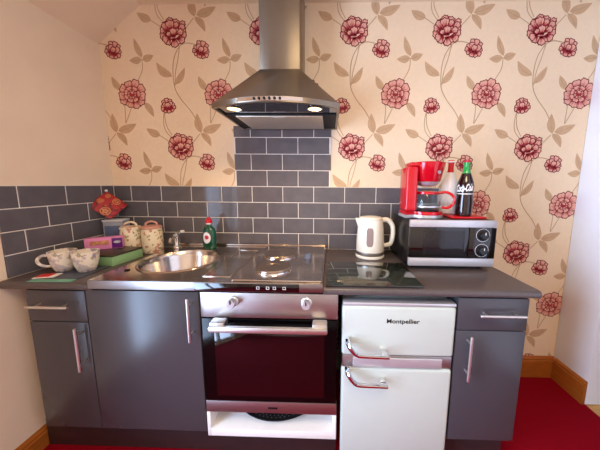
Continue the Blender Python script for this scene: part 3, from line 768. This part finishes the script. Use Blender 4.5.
# red tray and the two bottles
b = N(); box(b, 1.196,1.376,-.330,-.150,mz1+.0008,mz1+.0115, bev=.004, seg=3)
tag(obj('tray', b, 'redm'), 'small red tray on the microwave under the two bottles', 'tray')
BZ = mz1+.0122
def bottle_prof(s, h): return [(0,0),(.030*s,0),(.037*s,.004*h),(.040*s,.02*h),(.041*s,.075*h),(.0375*s,.105*h),(.0385*s,.135*h),(.040*s,.160*h),(.036*s,.185*h),(.026*s,.215*h),(.018*s,.24*h),(.0155*s,.262*h),(.0150*s,.285*h)]
QX, QY = 1.277, -.285
t = thing('cola_bottle', 'contoured dark cola bottle with green neck on the red tray', 'bottle', (QX,QY,BZ))
full = bottle_prof(1.02, .97)
zc = .222
low = [p for p in full if p[1] <= zc]+[(prof_r(full,zc),zc),(0,zc)]
b = N(); lathe(b, low, (QX,QY,BZ), n=40); obj('body', b, 'cola', t)
b = N(); lathe(b, [(0,zc+.0003),(prof_r(full,zc),zc+.0003)]+[p for p in full if p[1] > zc]+[(.0175,.272),(.0175,.278),(0,.279)], (QX,QY,BZ), n=32); obj('neck', b, 'greeng', t)
b = N(); lathe(b, [(0,.0),(.0165,0),(.0172,.003),(.015,.010),(0,.011)], (QX,QY,BZ+.2795), n=24, mi=0); obj('cap', b, 'labelr', t)
b = text_bm('Coca-Cola', .05, shear=.4, bold=.0014, depth=.0004)
xs = [v.co.x for v in b.verts]; w = max(xs)-min(xs); x_c = (max(xs)+min(xs))/2
for v in b.verts:
    x = (v.co.x-x_c)*.082/w; z = v.co.y*1.0+.146+x*.10; r_ = prof_r(full, z)+.0012+v.co.z
    a = R(237)+x/.040; v.co = (QX+r_*math.cos(a), QY+r_*math.sin(a), BZ+z)
lathe(b, [(prof_r(full,.115)+.0006,.115),(prof_r(full,.117)+.0012,.117),(prof_r(full,.119)+.0006,.119)], (QX,QY,BZ), n=40)
obj('lettering', b, 'whiteink', t, label='white script lettering')
WX, WY = 1.243, -.187
t = thing('cola_bottle', 'white bottle with red neck and ringed cap, behind the dark cola bottle', 'bottle', (WX,WY,BZ))
full2 = [(0,0),(.046,0),(.052,.006),(.054,.03),(.054,.10),(.048,.14),(.036,.185),(.024,.215),(.018,.232)]
b = N(); lathe(b, full2+[(0,.2325)], (WX,WY,BZ), n=40); obj('body', b, 'bottlew', t)
b = N(); lathe(b, [(0,.233),(.0175,.233),(.0150,.250),(.0150,.283),(0,.2835)], (WX,WY,BZ), n=28); obj('neck', b, 'redm', t)
b = N(); lathe(b, [(0,.2838),(.019,.2838),(.020,.288),(.019,.296),(.016,.299),(0,.300)], (WX,WY,BZ), n=28, mi=0); lathe(b, [(.0195,.286),(.0215,.288),(.0215,.292),(.0195,.294)], (WX,WY,BZ), n=28, mi=1); obj('cap', b, ['redm','label'], t)

# ------------------------------------------------------------------ cooker hood
hx0, hx1, hz = .014, .604, 1.676
t = thing('cooker_hood', 'stainless steel chimney cooker hood with two lit lamps', 'cooker hood', (.297,-.2,hz))
cx0, cx1, cy1, cyb, czb = .192, .402, -.245, -.0085, 1.925
def arc(x0, x1, ye, bow, n=16): return [(x0+(x1-x0)*k/n, ye-bow*(1-(2*k/n-1)**2)) for k in range(n+1)]
yb = -.0085
outl = [(hx0,yb)]+arc(hx0,hx1,-.428,.092)+[(hx1,yb)]
inl = [(cx0,yb)]+[(cx0+(cx1-cx0)*k/16, cy1) for k in range(17)]+[(cx1,yb)]
b = N()
def ring(pts, z): return [b.verts.new((x,y,z)) for x,y in pts]
def inset(pts, d):
    c = ((hx0+hx1)/2, -.22); return [(c[0]+(x-c[0])*(1-d/.3), c[1]+(y-c[1])*(1-d/.22)) for x,y in pts]
ra = ring(inset(outl,.012), hz+.010); rb_ = ring(inset(outl,.012), hz); rc = ring(outl, hz); rd = ring(outl, hz+.022); re_ = ring(inset(outl,.006), hz+.026)
rt = ring(inl, czb)
for A_, B_ in ((ra,rb_),(rb_,rc),(rc,rd),(rd,re_),(re_,rt)):
    for k in range(len(A_)): 
        j = (k+1) % len(A_); b.faces.new((A_[k],A_[j],B_[j],B_[k]))
b.faces.new(rt)
bmesh.ops.recalc_face_normals(b, faces=b.faces)
obj('canopy', b, 'steelv', t, ang=25)
b = N(); box(b, cx0,cx1,cy1,yb,czb+.0005,ZC-.004, bev=.004); obj('chimney', b, 'steelv', t)
# underside: dark strip with lamps in front, metal filter behind
b = N(); ins = inset(outl,.0125)
fr = [p for p in ins if True][1:-1]
vs = [b.verts.new((x,y,hz+.0095)) for x,y in fr]+[b.verts.new((fr[-1][0],-.315,hz+.0095)), b.verts.new((fr[0][0],-.315,hz+.0095))]
b.faces.new(vs); obj('lamp_strip', b, 'blackglass', t, smooth=False)
b = N(); box(b, ins[0][0],ins[-1][0],-.3145,yb-.012,hz+.0045,hz+.0095); obj('under_panel', b, 'blackmat', t)
b = N(); box(b, .075,.522,-.302,-.030,hz-.003,hz+.0042, bev=.003); gf = obj('grease_filter', b, 'filter', t)
b = N(); box(b, .27,.33,-.296,-.288,hz-.006,hz-.0032, bev=.001); obj('latch', b, 'satin', gf)
for x in (.108,.488):
    b = N(); lathe(b, [(.030,.006),(.036,.004),(.037,0),(.032,-.001),(.030,.003)], (x,-.400,hz+.004), n=32, mi=0); l = obj('lamp', b, 'chrome', t)
    b = N(); lathe(b, [(0,.0005),(.030,.0005),(.030,.002)], (x,-.400,hz+.004), n=32); obj('bulb', b, 'lampg', l)
# polished control strip following the bow
b = N(); st = [(x,y) for x,y in arc(hx0,hx1,-.428,.092, 48) if .155 < x < .455]
for (xa,ya),(xb,yb2) in zip(st, st[1:]):
    b.faces.new([b.verts.new(p) for p in ((xa,ya-.002,hz+.004),(xb,yb2-.002,hz+.004),(xb,yb2-.002,hz+.020),(xa,ya-.002,hz+.020))])
for (xa,ya) in (st[0],st[-1]): b.faces.new([b.verts.new(p) for p in ((xa,ya-.002,hz+.004),(xa,ya+.001,hz+.004),(xa,ya+.001,hz+.020),(xa,ya-.002,hz+.020))])
for z in (.004,.020):
    for (xa,ya),(xb,yb2) in zip(st, st[1:]): b.faces.new([b.verts.new(p) for p in ((xa,ya-.002,hz+z),(xb,yb2-.002,hz+z),(xb,yb2+.001,hz+z),(xa,ya+.001,hz+z))])
bmesh.ops.remove_doubles(b, verts=b.verts, dist=1e-5); bmesh.ops.recalc_face_normals(b, faces=b.faces)
cs = obj('front_strip', b, 'chrome', t)
for x in (.240,.262,.284,.306,.328,.350):
    u = (x-hx0)/(hx1-hx0); y = -.428-.092*(1-(2*u-1)**2)
    b = N(); cyl(b, (x,y-.0021,hz+.012), .006, .004, (0,-1,0), 16); obj('button', b, 'blackplastic', cs)

# ------------------------------------------------------------------ light
def light(name, kind, loc, energy, color, **kw):
    l = bpy.data.lights.new(name, kind); l.energy = energy; l.color = lin(color)[:3]
    for k, v in kw.items():
        if k != 'rot': setattr(l, k, v)
    o = bpy.data.objects.new(name, l); COL.objects.link(o); o.location = loc
    if 'rot' in kw: o.rotation_euler = kw['rot']
    return o
light('window_daylight', 'AREA', (XL-.16,(WY0+WY1)/2,(WZ0+WZ1)/2), 112, (192,217,255), shape='RECTANGLE', size=1.95, size_y=1.08, spread=R(135), rot=(0,R(-90),0))
light('ceiling_lamp', 'AREA', (.7,-1.75,ZC-.03), 22, (255,224,178), shape='DISK', size=.7, rot=(0,0,0))
for x in (.108,.488):
    light('hood_halogen', 'SPOT', (x,-.400,hz-.004), 5, (255,206,140), spot_size=R(150), spot_blend=.6, shadow_soft_size=.022)
w = bpy.data.worlds.new('World'); S.world = w; w.use_nodes = True
nt = w.node_tree; bg = nt.nodes['Background']; sky = nt.nodes.new('ShaderNodeTexSky')
sky.sky_type = 'HOSEK_WILKIE'; sky.turbidity = 4; sky.sun_direction = Vector((-.3,-.5,.8)).normalized()
nt.links.new(sky.outputs['Color'], bg.inputs['Color']); bg.inputs['Strength'].default_value = 1.0

# ------------------------------------------------------------------ camera
cam = bpy.data.cameras.new('Camera'); co = bpy.data.objects.new('Camera', cam); COL.objects.link(co)
f_, pcx, pcy, yaw, pit, rol = 237.07, 324.17, 215.74, .0231, .129, .0076
cam.sensor_width = 36; cam.lens = f_/600*36
cam.shift_x = -(pcx-300)/600; cam.shift_y = (pcy-225)/600
c, s = math.cos(yaw), math.sin(yaw)
fw = Vector((-s*math.cos(pit), c*math.cos(pit), -math.sin(pit))); r0 = Vector((c,s,0)); u0 = r0.cross(fw)
r2 = r0*math.cos(rol)+u0*math.sin(rol); u2 = u0*math.cos(rol)-r0*math.sin(rol)
co.matrix_world = Matrix(((r2.x,u2.x,-fw.x,.563),(r2.y,u2.y,-fw.y,-1.562),(r2.z,u2.z,-fw.z,1.3294),(0,0,0,1)))
cam.clip_start = .01
S.camera = co
S.view_settings.view_transform = 'Standard'; S.view_settings.look = 'None'; S.view_settings.gamma = 1
S.view_settings.use_curve_mapping = False
S.view_settings.exposure = 0
